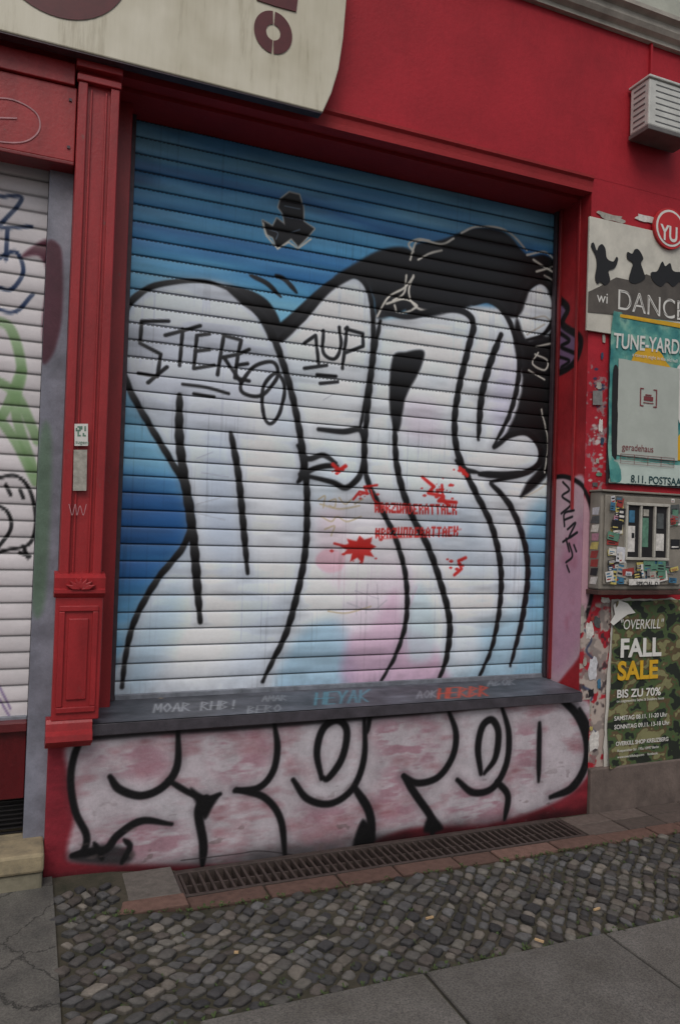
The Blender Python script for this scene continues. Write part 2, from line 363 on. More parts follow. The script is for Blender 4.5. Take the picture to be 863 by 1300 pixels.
# ================================================================== FACADE (one building)
bld=empty("shop_building")
def wbox(name,x0,x1,y0,y1,z0,z1,bev=.004,c=RED,mat=None): return box(name,x0,x1,y0,y1,z0,z1,mat or M_wall,bld,bev,col=c)
XL=-.095
PL,PR=-.272,XL
wbox("wall_upper",-4.5,6.5,0,.5,3.70,4.60,0)
extr_x("lintel_moulding",[(.0,3.70),(-.022,3.70),(-.022,3.685),(-.008,3.672),(-.004,3.64),(-.004,3.61),(.06,3.61),(.06,3.625),(.10,3.625),(.10,3.605),(.40,3.605),(.40,3.70)],-4.5,W+.0,M_wall,bld,col=RED2)
wbox("lintel_right",W,6.5,.001,.5,3.20,3.70,0)
M_plast=plain("pale_plaster",(170,172,160),.8,.18,4,.5)
M_corn=plain("cornice_stone",(160,154,144),.75,.25,7,.4)
extr_x("cornice",[(0.3,4.60),(-.03,4.60),(-.03,4.625),(-.06,4.64),(-.075,4.665),(-.075,4.70),(-.11,4.715),(-.11,4.74),(-.06,4.765),(.3,4.765)],-4.5,6.5,M_corn,bld)
box("upper_storey_wall",-4.5,6.5,.0,.5,4.765,8.5,M_plast,bld)
rw=Canvas(1,0.,W,3.05,0,3.20,.0042)
n1=fnoise(rw.U,rw.V,.12,21)
rw.col[:]=(168,36,48); rw.col*=(.9+.2*n1)[...,None]
rw.fill([(735,625),(748,640),(755,672),(757,710),(750,760),(738,800),(725,800),(725,640)],(184,156,168),4,.9)
rw.stroke([(722,608),(738,618),(750,645),(757,700),(750,758),(738,796),(722,835)],6,K,1.8)
for m_,cc,aa in ((.40,(176,168,158),.95),(.54,(130,120,116),.8),(.64,(60,50,54),.8)):
    rw.fill([(734,768),(776,764),(772,860),(768,975),(734,978)],cc,3,aa,curve=False,mod=np.clip((fnoise(rw.U,rw.V,.06,int(33+m_*100))-m_)*14,0,1))
rw.fill([(742,480),(770,470),(772,620),(748,610)],(150,140,140),5,.8,mod=np.clip((fnoise(rw.U,rw.V,.03,55)-.62)*12,0,1))
rw.stroke([(746,272),(744,420)],3,(120,20,34),2)
for p in ([(754,498),(770,492)],[(758,520),(768,512)],[(750,545),(762,540),(766,552)]): rw.stroke(p,3,(140,140,140),1.5,a=.7)
splat(rw,758,560,24,30,(190,180,176),.35); splat(rw,760,500,16,16,(40,60,90),.35)
for p in ([(742,800),(750,812),(744,826),(754,838)],[(740,872),(752,880),(746,896)],[(744,920),(756,930)]): rw.stroke(p,3,(50,60,90),1.2,.8)
rw.build("wall_right_strip",M_wall,bld,gain=1.1,smooth=False)
wbox("wall_right",3.05,6.5,0,.5,0,3.20,0)
wbox("wall_core",W+.004,3.05,.004,.5,0,3.20,0)
rv=Canvas(0,W-.001,0,.5,ZB-.1,ZT+.02,.0042)
n2=fnoise(rv.U,rv.V,.12,41)
rv.col[:]=(156,36,42); rv.col*=(.86+.28*n2)[...,None]
rv.fill([(690,604),(722,606),(744,620),(745,790),(722,850),(680,862),(680,604)],(200,176,186),3,.92,mod=np.clip(.6+n2,0,1))
rv.fill([(735,660),(745,700),(742,790),(728,830),(700,850),(700,740)],(176,104,140),14,.4)
rv.stroke([(694,608),(716,605),(736,614),(746,628)],6,K,1.6)
for p in ([(714,612),(722,622),(713,630),(724,640),(712,652)],[(716,668),(716,652),(728,648)],[(716,660),(726,656)],[(720,672),(730,664),(722,682),(732,676)],[(722,700),(718,684)],[(714,688),(732,676)],[(722,690),(726,706),(718,714)],[(719,718),(722,726)],[(728,692),(731,700)]):
    rv.stroke(p,3,K,1)
rv.fill([(707,380),(718,392),(716,412),(732,424),(730,458),(716,472),(704,470)],(120,104,140),3,.9)
rv.stroke([(708,378),(720,392),(714,412),(736,430),(730,458),(712,472),(702,468)],9,K,2)
rv.stroke([(706,420),(722,432),(712,440),(728,448)],5,K,1.5); rv.stroke([(706,452),(722,458),(712,466)],4,K,1.5)
rv.build("reveal_right",M_wall,bld,gain=1.12,smooth=False)
box("reveal_bead_a",W-.012,W-.001,.085,.105,1.75,ZT,M_wood,bld,.003,col=RED2)
box("reveal_bead_b",W-.020,W-.001,.250,.270,ZB,ZT,M_wood,bld,.003,col=RED3)
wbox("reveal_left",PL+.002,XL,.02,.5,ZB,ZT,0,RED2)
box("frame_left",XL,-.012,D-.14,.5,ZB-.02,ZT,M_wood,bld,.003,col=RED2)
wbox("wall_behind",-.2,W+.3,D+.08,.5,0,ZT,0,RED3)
# stall riser with graffiti
XR0,XR1=-.285,W+.075
ri=Canvas(1,-.004,XR0,XR1,-.02,.648,.0033)
n3=fnoise(ri.U,ri.V,.13,61,1.8); n4=fnoise(ri.U,ri.V,.035,66,3.5)
ri.col[:]=(138,40,52); ri.col*=(.8+.3*n4)[...,None]
mod=np.clip(.84+.9*(n3-.35)+.7*(n4-.5),.3,1)
ri.fill([(92,940),(200,925),(400,912),(600,898),(735,886),(750,930),(744,985),(700,1020),(620,1046),(520,1052),(440,1080),(360,1092),(250,1098),(110,1095),(86,1082),(96,1030),(88,985)],(190,184,190),5,.96,mod=mod)
m5=np.clip((n4-.42)*5,0,1)
for P in ([(115,955),(190,940),(215,970),(190,990),(130,978)],[(265,935),(335,930),(335,975),(285,990)],[(475,920),(545,915),(550,965),(500,978)],[(650,930),(680,925),(680,985),(655,985)],[(380,1030),(440,1020),(440,1060),(380,1075)],[(130,1050),(220,1030),(235,1080),(150,1092)],[(580,1000),(630,1000),(640,1040),(570,1046)],[(480,990),(510,985),(530,1040),(480,1040)]):
    ri.fill(P,(144,84,100),16,.5,mod=m5)
for P in ([(380,930),(450,915),(455,1000),(400,1010)],[(590,910),(635,905),(638,990),(600,992)],[(160,1000),(240,1010),(250,1050),(200,1040)]):
    ri.fill(P,(206,202,208),18,.6)
RS=[([(112,925),(96,955),(90,990),(96,1030),(110,1060),(106,1080),(92,1086)],7),([(140,986),(152,1002),(180,1010),(208,998),(225,972),(226,925)],8),
([(92,1086),(110,1082),(135,1078),(150,1060),(180,1042),(218,1046)],8),([(130,1090),(120,1070)],6),([(155,1095),(165,1075),(158,1066)],6),
([(213,990),(240,1006),(262,1014),(280,1008)],6),([(262,1012),(252,1030),(258,1070),(257,1098)],9),
([(298,1004),(328,1000),(346,980),(352,950),(348,918)],7),([(300,1002),(335,1012),(356,1040),(362,1090)],7),
([(372,990),(390,1014),(420,1020),(448,1000),(462,960),(462,908)],7),([(408,988),(402,955),(410,925),(428,914),(440,928),(434,962),(416,988),(408,985)],7.5),
([(470,905),(466,930)],5),([(450,1000),(468,1030),(470,1062),(452,1076)],9),
([(512,985),(530,994),(556,986),(574,960),(578,930),(568,900)],7),([(512,985),(528,1010),(548,1040),(548,1062)],8),
([(580,990),(600,1006),(625,1000),(642,970),(645,930),(636,896)],7),([(610,982),(606,950),(612,922),(624,914),(632,930),(628,962),(614,982)],7.5),
([(630,992),(644,1010),(640,1040)],7),([(684,918),(683,992)],6),([(712,888),(732,908),(744,940),(742,972),(725,1000),(698,1012)],9),
([(735,900),(748,930),(746,966)],6)]
for p,w in RS: ri.stroke(p,w*2.2,(70,62,68),6,.22)
for p,w in RS: ri.stroke(p,w*1.25,K,2.,taper=True)
ri.fill([(242,1000),(262,1012),(280,1006),(270,1024),(260,1040),(250,1022)],K,3)
ri.fill([(448,1078),(460,1040),(476,1066)],K,3); ri.fill([(90,1088),(130,1072),(168,1080),(160,1096),(110,1096)],K,5,.75)
ri.fill([(538,1056),(546,1034),(562,1052)],K,3)
ri.stroke([(118,937),(200,930),(300,924),(500,908),(735,886)],6,K,3,.8)
ri.stroke([(230,1092),(300,1084),(330,1080),(380,1086)],1.2,(60,50,52),.6,.8)
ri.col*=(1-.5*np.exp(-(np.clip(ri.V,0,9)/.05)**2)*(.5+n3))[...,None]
chips=np.clip((fnoise(ri.U,ri.V,.05,177,1.7)-.76)*12,0,.6)*np.exp(-np.clip(ri.V,0,9)/.25); ri.col+= (np.array([96,84,82])-ri.col)*chips[...,None]
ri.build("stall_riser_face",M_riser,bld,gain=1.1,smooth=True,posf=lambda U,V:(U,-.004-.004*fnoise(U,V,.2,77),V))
wbox("stall_riser_core",XR0,XR1,.004,.5,-.05,.648,0,RED2)
# sill
sl=Canvas(2,.715,-.115,W-.012,-.05,D-.002,.0030)
n5=fnoise(sl.U,sl.V,.08,81,2); sl.col[:]=(84,86,94); sl.col*=(.6+.8*n5)[...,None]
lt={'M':[[(0,1),(.1,0),(.5,.7),(.9,0),(1,1)]],'O':[[(.5,0),(0,.5),(.5,1),(1,.5),(.5,0)]],'A':[[(0,1),(.5,0),(1,1)],[(.2,.6),(.8,.6)]],'R':[[(0,1),(0,0),(.8,.2),(0,.5),(1,1)]],'H':[[(0,0),(0,1)],[(1,0),(1,1)],[(0,.5),(1,.5)]],'B':[[(0,0),(0,1),(.9,.75),(0,.5),(.8,.2),(0,0)]],'E':[[(1,0),(0,0),(0,1),(1,1)],[(0,.5),(.8,.5)]],'K':[[(0,0),(0,1)],[(1,0),(0,.5),(1,1)]],'Y':[[(0,0),(.5,.5),(1,0)],[(.5,.5),(.4,1)]],'!':[[(.5,0),(.5,.7)],[(.5,.9),(.5,1)]]}
def tagline(cv,txt,x,y,cw,ch,w,c,slope=0,a=.8):
    for ch_ in txt:
        for p in lt.get(ch_,[]): cv.stroke([(x+u*cw*.75-v_*cw*.15,y+v_*ch+slope*(u*cw)) for u,v_ in p],w,c,.6,a,curve=False)
        x+=cw; y+=slope*cw
tagline(sl,"MOAR RHB!",197,894,12,9,.55,(176,180,186),-.05,.9)
tagline(sl,"BERO",316,895,11,8,.5,(160,164,170),-.05); tagline(sl,"AMAR",334,884,8,6,.4,(150,154,160),-.05)
tagline(sl,"HEYAK",402,880,14,13,.9,(90,146,164),-.06,.85)
tagline(sl,"HERBR",558,874,13,11,1.0,(196,66,42),-.06,.9); tagline(sl,"AOK",530,877,9,8,.5,(150,152,160),-.06); tagline(sl,"ABOR",620,864,9,7,.5,(150,152,160),-.06)
sl.fill([(200,880),(206,876),(210,882),(204,888)],(200,170,130),1)
M_sill=attrmat("sill_paint",.5,.35,9.,.3,60)
sl.build("sill_top",M_sill,bld,posf=lambda U,V:(U,V,.704+(V+.05)*.045),gain=1.)
box("sill_body",-.115,W-.012,-.048,.3,.648,.7,plain("sill_edge",(64,60,66),.5,.4,14,.3),bld,.003)
M_plinth=plain("plinth_stone",(98,86,80),.85,.35,9,.7)
box("plinth",XR1+.003,6.5,-.03,.4,-.05,.25,M_plinth,bld,.008)

# pilaster
wd=lambda n,a,b,c,d,e,f,k=RED2,bv=.004: box(n,a,b,c,d,e,f,M_wood,bld,bv,col=k)
wd("pilaster_shaft",PL,PR,-.03,.3,.72,3.60)
wd("pilaster_fillet_l",PL+.002,PL+.040,-.052,-.03,1.34,3.52)
wd("pilaster_fillet_r",PR-.040,PR-.002,-.052,-.03,1.34,3.52)
wd("pilaster_bead_l",PL+.052,PL+.062,-.040,-.03,1.36,3.50)
wd("pilaster_bead_r",PR-.062,PR-.052,-.040,-.03,1.36,3.50)
wd("capital_a",PL-.006,PR+.004,-.060,-.03,3.52,3.55)
wd("capital_b",PL-.012,PR+.008,-.070,.2,3.575,3.609)
wd("pedestal",PL-.010,PR+.008,-.075,-.02,.73,1.26)
for nm,a,b,c,d in (("panel_l",PL+.006,PL+.030,.79,1.20),("panel_r",PR-.034,PR-.010,.79,1.20),("panel_t",PL+.006,PR-.010,1.201,1.225),("panel_b",PL+.006,PR-.010,.765,.789)):
    wd("pedestal_"+nm,a,b,-.086,-.075,c,d,bv=.003)
wd("pedestal_field",PL+.045,PR-.049,-.084,-.075,.82,1.17,bv=.004)
extr_x("pedestal_cap",[(0,1.26),(-.078,1.26),(-.098,1.28),(-.098,1.295),(-.085,1.30),(-.088,1.345),(-.06,1.36),(0,1.37)],PL-.018,PR+.014,M_wood,bld,col=RED2)
for i in range(7):   # carved leaf fan
    a=math.radians(-66+22*i); cx=(PL+PR)/2; cz=1.295
    l=.062; w_=.011
    dx,dz=math.sin(a)*l*1.1,math.cos(a)*l*.9; nx,nz=math.cos(a)*w_,-math.sin(a)*w_
    prism("leaf_%d"%i,[(cx,cz),(cx+dx*.5-nx,cz+dz*.5-nz),(cx+dx,cz+dz),(cx+dx*.5+nx,cz+dz*.5+nz)],-.108-.0004*i,-.08,M_wood,bld,.004).data.color_attributes.new("Col",'FLOAT_COLOR','POINT').data.foreach_set("color",[*RED2,1]*8)
extr_x("pilaster_base",[(0,.61),(-.05,.61),(-.062,.625),(-.10,.635),(-.112,.65),(-.108,.675),(-.085,.69),(-.08,.72),(-.07,.735),(0,.735)],PL-.03,PR-.018,M_wood,bld,col=RED2)

# left bay
SL=-.375; SD=.14
wd("left_fascia_board",-1.9,PL-.004,-.02,.08,3.17,3.50,lin((166,48,50)))
wd("left_fascia_trim",-1.9,PL-.014,-.035,.07,3.503,3.60,RED2)
wd("left_fascia_drip",-1.9,PL-.004,-.03,.08,3.15,3.167,RED3)
for k,(x,z) in enumerate(((PL-.03,3.44),(PL-.03,3.23))): box("screw_%d"%k,x-.006,x+.006,-.026,-.02,z-.006,z+.006,M_rail,bld)
M_grey=plain("grey_door_frame",(112,114,126),.5,.2,10,.15)
lf=Canvas(1,.06,SL+.002,PL-.001,.10,3.15,.0045)
lf.col[:]=(124,126,138); lf.col*=(.85+.3*fnoise(lf.U,lf.V,.1,99))[...,None]
lf.fill([(66,215),(95,215),(94,300),(70,320)],(150,150,160),6,.4)
lf.fill([(56,318),(76,312),(80,350),(78,410),(66,452),(52,450)],(74,30,44),3,.9)
lf.fill([(50,560),(66,560),(58,760),(40,760)],(74,112,74),5,.55)
lf.build("left_frame_face",M_sill,bld,gain=1.1,smooth=False)
box("left_frame",SL+.002,PL-.002,.064,.4,.10,3.15,M_grey,bld)
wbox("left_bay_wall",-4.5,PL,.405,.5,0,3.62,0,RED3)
wd("left_threshold_panel",-1.9,SL,.09,.34,.36,.66,lin((96,18,24)))
wd("left_threshold_rail",-1.9,SL,.06,.34,.66,.70,lin((110,40,44)))
M_dark=plain("dark_grille_metal",(26,24,26),.6,.3,20,.2)
box("cellar_vent_back",-1.9,SL,.2,.34,.16,.36,M_dark,bld)
for i in range(9): box("cellar_vent_bar_%d"%i,-1.9,SL,.12,.135,.18+i*.02,.184+i*.02,M_dark,bld)
wbox("left_bay_far_wall",-4.5,-1.9,.0,.35,0,3.62,0)
ls=Canvas(1,SD,-1.9,SL,0,0,0,us=np.linspace(-1.9,SL,400),vs=np.concatenate([.70+(k+prof_t[::2])*.0735 for k in range(34)]+[[3.2]]))
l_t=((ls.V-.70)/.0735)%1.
ls.col[:]=(208,202,204); ls.col*=(.92+.14*fnoise(ls.U,ls.V,.08,101,3))[...,None]
for p in ([(-10,406),(14,418),(28,470),(20,520),(44,600)],[(-10,480),(20,500),(40,540),(48,560)],[(-10,520),(20,560),(46,612)],[(28,470),(8,520),(-10,540)]): ls.stroke(p,12,(120,152,104),2,.85)
for p in ([(-4,250),(28,252),(4,282),(-6,288)],[(2,290),(40,288)],[(10,290),(8,330)],[(-4,330),(20,320),(30,345),(14,368),(-8,362)],[(-6,392),(20,396),(42,374)]): ls.stroke(p,5,(30,50,86),1.3)
ls.fill([(28,326),(50,308),(66,306),(72,330),(66,400),(58,448),(54,410),(60,350),(50,326)],(78,26,44),3,.95)
for p in ([(-6,608),(20,604),(38,622),(46,660),(38,690),(10,698),(-6,702)],[(26,622),(30,632)],[(8,616),(14,628)],[(-6,640),(10,650),(14,672),(-6,700)],[(26,702),(38,706)],[(30,694),(36,708)]): ls.stroke(p,4.5,K,1.3)
for p in ([(0,872),(14,900)],[(0,888),(12,908)]): ls.stroke(p,2.5,(130,110,150),1.3)
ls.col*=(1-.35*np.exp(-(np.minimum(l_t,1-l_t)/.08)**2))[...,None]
shutter2=empty("roller_shutter.001")
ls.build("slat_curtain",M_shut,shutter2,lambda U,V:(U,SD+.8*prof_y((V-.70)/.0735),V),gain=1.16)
box("bottom_bar",-1.9,SL,SD-.02,SD+.01,.685,.715,M_bar,shutter2,.003)
def ribbon(name,pts,w,y,mat,parent,closed=False,n=8):
    P=catmull(pts,n,closed)
    if closed: P=np.vstack([P,P[:1]])
    v=[];f=[]
    for i,p in enumerate(P):
        d=P[min(i+1,len(P)-1)]-P[max(i-1,0)]; d=d/(np.linalg.norm(d)+1e-9); nn=np.array([-d[1],d[0]])*w/2
        v+=[(p[0]+nn[0],y,p[1]+nn[1]),(p[0]-nn[0],y,p[1]-nn[1])]
        if i: f.append((2*i-2,2*i-1,2*i+1,2*i))
    return mesh(name,v,f,mat,parent)
def sp(pts,y): return [(S(a,b,y)[0],S(a,b,y)[2]) for a,b in pts]
M_chalk=plain("chalk_mark",(178,130,134),.8,.3,30,0)
ribbon("chalk_oval",sp([(-40,130),(10,125),(45,142),(50,165),(30,180),(-10,178),(-50,165)],-.0235),.006,-.0235,M_chalk,bld,True)
ribbon("chalk_dash",sp([(-10,149),(22,150)],-.0235),.006,-.0235,M_chalk,bld)
ribbon("pilaster_tag",sp([(88,640),(92,654),(96,640),(98,654),(102,642),(106,654),(110,640)],-.0535),.003,-.0535,M_chalk,bld)

# ================================================================== SHOP SIGN
sign=empty("shop_sign")
M_cream,nt,b=newmat("cream_sign_paint",(.5,.5,.4),.4)
n=tex(nt,5,8,.7,(3.,1,.3)); r=ramp(nt,n.outputs[0],[(.25,tuple(lin((166,156,132)))),(.45,tuple(lin((208,202,182)))),(.75,tuple(lin((218,212,194))))])
nl=tex(nt,1.6,4,.6); rl=ramp(nt,nl.outputs[0],[(.35,(.78,.76,.7)),(.6,(1,1,1))])
nt.links.new(mul(nt,r.outputs[0],rl.outputs[0]),b.inputs["Base Color"])
out=sp([(410,140),(421,118),(430,88),(436,48),(440,0)],-.12)
out=[(out[0][0],3.612)]+out[1:]+[(out[-1][0]+.01,4.35),(out[-1][0]-.02,4.55)]
oo=[(-2.2,4.55),(-2.26,4.2),(-2.2,3.8),(-2.1,3.612)]
prism("sign_panel",out+oo,-.12,-.06,M_cream,sign,.006)
prism("sign_edge_strip",[(-2.1,3.606),(out[0][0]-.004,3.606),(out[0][0]-.004,3.611),(-2.1,3.611)],-.115,-.065,M_rail,sign)
M_mar=plain("maroon_letter",(84,24,28),.5,.2,20,0)
for x in (-1.6,-.4,.6): box("sign_bracket",x,x+.04,-.06,-.001,3.75,3.79,M_rail,sign)
def ring(name,cx,cz,ro,ri_,y,mat,parent,a0=0,a1=360,kx=1.,kz=1.):
    v=[];f=[];n=48
    for i in range(n+1):
        a=math.radians(a0+(a1-a0)*i/n)
        v.append((cx+math.cos(a)*ro*kx,y,cz+math.sin(a)*ro*kz)); v.append((cx+math.cos(a)*ri_*kx,y,cz+math.sin(a)*ri_*kz))
        if i: f.append((2*i-2,2*i-1,2*i+1,2*i))
    return mesh(name,v,f,mat,parent)
c0=S(347,41,-.124)
ring("letter_o_a",c0[0],c0[2],.096,.036,-.124,M_mar,sign,-87,87,.98,1.05)
ring("letter_o_b",c0[0],c0[2],.096,.036,-.124,M_mar,sign,93,267,.98,1.05)
prism("letter_bar",sp([(326,0),(350,8),(376,15),(378,-2),(352,-10),(328,-16)],-.124),-.126,-.121,M_mar,sign)
c1=S(78,-62,-.124); ring("letter_big_o",c1[0],c1[2],.285,.19,-.124,M_mar,sign)

# ================================================================== WALL LAMP
M_lamp=plain("lamp_housing",(196,196,190),.5,.15,10,.1); M_lampd=plain("lamp_slot",(100,100,100),.5,.15,10,.1)
lamp=empty("wall_lamp")
a=S(824,98,-.17); b_=S(824,158,-.17); LX=a[0]; LZ1,LZ0=a[2],b_[2]
prism("housing",[(LX,LZ0),(LX+.34,LZ0),(LX+.34,LZ1),(LX,LZ1)],-.17,-.02,M_lamp,lamp,.008)
box("mount_plate",LX+.04,LX+.30,-.02,-.001,LZ0+.03,LZ1-.03,M_dark,lamp)
box("top_lid",LX-.008,LX+.348,-.18,-.01,LZ1+.001,LZ1+.016,M_lamp,lamp,.004)
box("bottom_tray",LX-.004,LX+.344,-.176,-.015,LZ0-.028,LZ0-.001,plain("tray",(96,92,90),.5),lamp,.004)
for i in range(7):
    z=LZ0+.03+i*(LZ1-LZ0-.06)/6
    box("louvre_%d"%i,LX+.05,LX+.29,-.172,-.169,z-.003,z+.003,M_lampd,lamp)
    box("side_louvre_%d"%i,LX-.003,LX+.001,-.14,-.05,z-.004,z+.003,M_lampd,lamp)
box("bracket_arm",LX+.12,LX+.22,-.10,-.001,LZ1+.017,LZ1+.06,M_dark,lamp,.004)
box("conduit",LX+.15,LX+.165,-.02,-.001,LZ1+.06,4.6,M_wall,lamp,col=RED)

# ================================================================== POSTERS / SIGNS on the right
def text(body,px,py,size,y,mat,parent,name="lettering",align='LEFT',shear=0.,sx=1.,rot=0.,off=0.):
    cu=bpy.data.curves.new(name,'FONT'); cu.body=body; cu.size=size; cu.align_x=align; cu.shear=shear; cu.offset=off; cu.extrude=.0002
    o=bpy.data.objects.new(name,cu); p=S(px,py,y); o.location=p; o.rotation_euler=(math.pi/2,rot,0); o.scale=(sx,1,1)
    cu.materials.append(mat); return link(o,parent)
def sheet(name,pts,y,mat,parent,amp=.0015,nx=30,nz=30,curl=None,seed=0,jg=.004):
    tl,tr,br,bl=[np.array(p) for p in pts]; v=[];f=[]
    U_,V_=np.meshgrid(np.linspace(0,1,nx),np.linspace(0,1,nz)); N=fnoise(U_,V_,.3,seed+200)-.5; N2=fnoise(U_,V_,.1,seed+300)-.5
    for j in range(nz):
        for i in range(nx):
            u,w=U_[j,i],V_[j,i]; p=(tl*(1-u)+tr*u)*(1-w)+(bl*(1-u)+br*u)*w
            e=0
            if curl: e=curl*(max(0,1-math.hypot(u-0,w-1)*4)**2+max(0,1-math.hypot(u,w)*6)**2*.7)
            jag=jg*3*N2[j,i] if (i in(0,nx-1) or j in (0,nz-1)) else 0
            v.append((p[0]+jag,y-e+N[j,i]*amp*2,p[1]+jag))
            if i and j: k=j*nx+i; f.append((k-nx-1,k-nx,k,k-1)[::-1])
    return mesh(name,v,f,mat,parent,smooth=True)
M_white=plain("paper_white",(190,186,178),.7,.15,8,.05); M_black=plain("ink_black",(22,22,24),.6,.1,20,0)
M_inkw=plain("ink_white",(214,212,206),.7,.05,20,0); M_yel=plain("ink_yellow",(206,160,34),.7,.1,20,0)
pal=[(206,202,196),(196,196,200),(30,30,34),(30,34,40),(210,206,196),(60,110,140),(150,56,50),(190,174,100),(90,130,110),(180,130,146),(120,118,116),(40,66,90),(160,156,146),(80,84,84)]
pm=[plain("sticker_%d"%i,c,.5,.3,40,0) for i,c in enumerate(pal)]
scr=empty("torn_paper_scraps"); sr=random.Random(77)
def scrap(px,py,w,h,mat,y):
    c=S(px,py,y); pts=[]
    for i in range(14):
        a=2*math.pi*i/14; k=sr.uniform(.7,1.1)/max(abs(math.cos(a)),abs(math.sin(a)))*.85
        pts.append((c[0]+math.cos(a)*w*.5*k,c[2]+math.sin(a)*h*.5*k))
    prism("scrap",pts,y,y+.0009,mat,scr)
for i,(x,y,w,h,m) in enumerate(((748,800,.07,.12,0),(752,850,.08,.18,1),(746,900,.06,.14,12),(754,940,.08,.14,0),(744,950,.05,.1,10),(758,790,.06,.08,13),(750,880,.05,.06,2),(760,490,.05,.05,12),(756,505,.04,.07,10),(762,540,.035,.09,0),(764,560,.03,.05,11),(758,585,.03,.04,12),(760,602,.05,.03,8),(775,276,.25,.05,12),(820,278,.2,.05,0),(768,762,.08,.04,0),(755,615,.05,.03,13),(766,430,.03,.06,12),(764,452,.02,.05,11),(752,785,.03,.03,6),(760,868,.03,.08,5),(750,925,.03,.03,7),(742,840,.03,.06,12))):
    scrap(x,y,w,h,pm[m],-.0022-.00025*i)
# --- dance sign
ds=empty("dance_sign")
q=S(745,276); q2=S(741,420); X0=q[0]; DZ1=q[2]; DZ0=q2[2]; DX1=X0+1.0
prism("board",[(X0,DZ0),(DX1,DZ0),(DX1,DZ1),(X0,DZ1)],-.022,-.008,plain("sign_white",(198,194,182),.55,.2,6,.05),ds,.002)
DP=-.026
band=sp([(745,370),(760,364),(782,352),(800,356),(820,348),(840,356),(863,352)],DP)
band=[(X0+.002,band[0][1])]+band[1:]+[(DX1-.002,band[-1][1]+.02),(DX1-.002,S(863,404,DP)[2]),(X0+.002,S(745,396,DP)[2])]
prism("grey_band",[p for p in band],-.0255,-.0225,plain("sign_grey",(84,78,72),.6,.3,10,0),ds)
def sil(pts,nm): prism(nm,[tuple(p) for p in catmull(sp(pts,-.028),4,True)],-.0285,-.026,M_black,ds)
sil([(750,312),(753,308),(757,318),(760,312),(764,310),(768,316),(770,328),(778,332),(782,326),(784,330),(780,340),(772,344),(774,356),(768,362),(762,358),(758,360),(755,352),(757,338),(756,326)],"bear_silhouette")
sil([(796,320),(802,322),(806,316),(811,318),(816,328),(813,334),(816,344),(818,354),(806,360),(798,356),(801,342),(803,334),(796,328)],"rabbit_silhouette")
sil([(826,346),(834,344),(840,332),(844,338),(850,334),(854,344),(866,346),(872,352),(868,362),(862,358),(854,364),(846,358),(838,364),(828,356)],"fox_silhouette")
text("DANCE",782,392,.172,-.0275,M_inkw,ds,"dance_lettering",sx=.92)
text("DANCE",783.6,390.4,.160,-.0282,plain("sign_grey2",(84,78,72),.6,.3,10,0),ds,"dance_inner",sx=.94,off=-.0055)
text("wi",757,383,.09,-.0275,M_inkw,ds,"wi_lettering")
# --- round sign
rs=empty("round_sign"); c2=S(850,290,-.04)
M_signred=plain("sign_red",(186,36,40),.5,.1,10,0)
def disc(nm,cx,cz,r,y0,y1,mat,par): prism(nm,[(cx+math.cos(t)*r,cz+math.sin(t)*r) for t in np.linspace(0,2*math.pi,48,endpoint=False)],y0,y1,mat,par)
disc("rim",c2[0],c2[2],.125,-.04,-.023,M_signred,rs); disc("face",c2[0],c2[2],.112,-.042,-.0405,M_inkw,rs); disc("core",c2[0],c2[2],.098,-.0440,-.0425,M_signred,rs)
text("YU",838,303,.13,-.046,M_inkw,rs,"yu_lettering",sx=.8,off=.003)
# --- concert poster
cp=empty("concert_poster")
M_teal,nt,b=newmat("teal_poster",(.1,.4,.4),.6)
n=tex(nt,9,3,.5); r=ramp(nt,n.outputs[0],[(.3,tuple(lin((44,118,120)))),(.5,tuple(lin((84,150,142)))),(.6,tuple(lin((130,176,160)))),(.72,tuple(lin((56,116,120))))])
nw=tex(nt,30,8,.75); rw_=ramp(nt,nw.outputs[0],[(.28,(.7,.7,.7)),(.5,(1,1,1))]); nt.links.new(mul(nt,r.outputs[0],rw_.outputs[0]),b.inputs["Base Color"])
tl,bl=S(774,397),S(772,612)
CW=.62
box("backing_board",tl[0]-.008,tl[0]+CW+.01,-.018,-.009,bl[2]-.01,tl[2]+.01,plain("backing_paper",(60,56,60),.8,.4,20,.3),cp)
sheet("paper",[(tl[0]-.012,tl[2]),(tl[0]+CW,tl[2]),(tl[0]+CW,bl[2]),(tl[0]-.01,bl[2])],-.024,M_teal,cp,.0012,curl=.03,seed=3)
sheet("yellow_strip",[(tl[0]+.05,tl[2]-.008),(tl[0]+CW,tl[2]+.0),(tl[0]+CW,tl[2]-.03),(tl[0]+.05,tl[2]-.026)],-.028,M_yel,cp,.0006,seed=5,jg=.001)
text("TUNE-YARDS",778,441,.125,-.031,M_inkw,cp,"tune_lettering",shear=.1,sx=.74,rot=-.04,off=.002)
text("a concert night in the old hall",802,452,.03,-.031,M_inkw,cp,"small_lettering")
def blob(pts,y,mat,par,nm): prism(nm,[tuple(p) for p in catmull(sp(pts,y),5,True)],y,y+.0015,mat,par)
blob([(800,462),(806,448),(820,442),(836,446),(844,458),(848,470),(798,470)],-.0285,M_yel,cp,"hair_shape")
blob([(778,470),(786,478),(784,560),(778,600),(776,560)],-.0288,M_black,cp,"dark_figure")
blob([(856,560),(870,548),(880,570),(866,584),(852,580)],-.0286,M_yel,cp,"yellow_shape")
blob([(858,470),(872,466),(880,500),(872,540),(860,530)],-.0287,M_inkw,cp,"pale_shape")
M_sheet=plain("grey_green_sheet",(172,178,170),.65,.10,5,.15)
a1=S(785,455,-.033); a2=S(858,585,-.033)
sheet("overlay_sheet",[(a1[0],a1[2]),(a2[0]+.01,a1[2]-.01),(a2[0]+.01,a2[2]),(a1[0]+.005,a2[2]+.005)],-.0315,M_sheet,cp,.0009,seed=8,jg=.002)
M_rr=plain("ink_rust",(120,50,54),.6,.1,20,0)
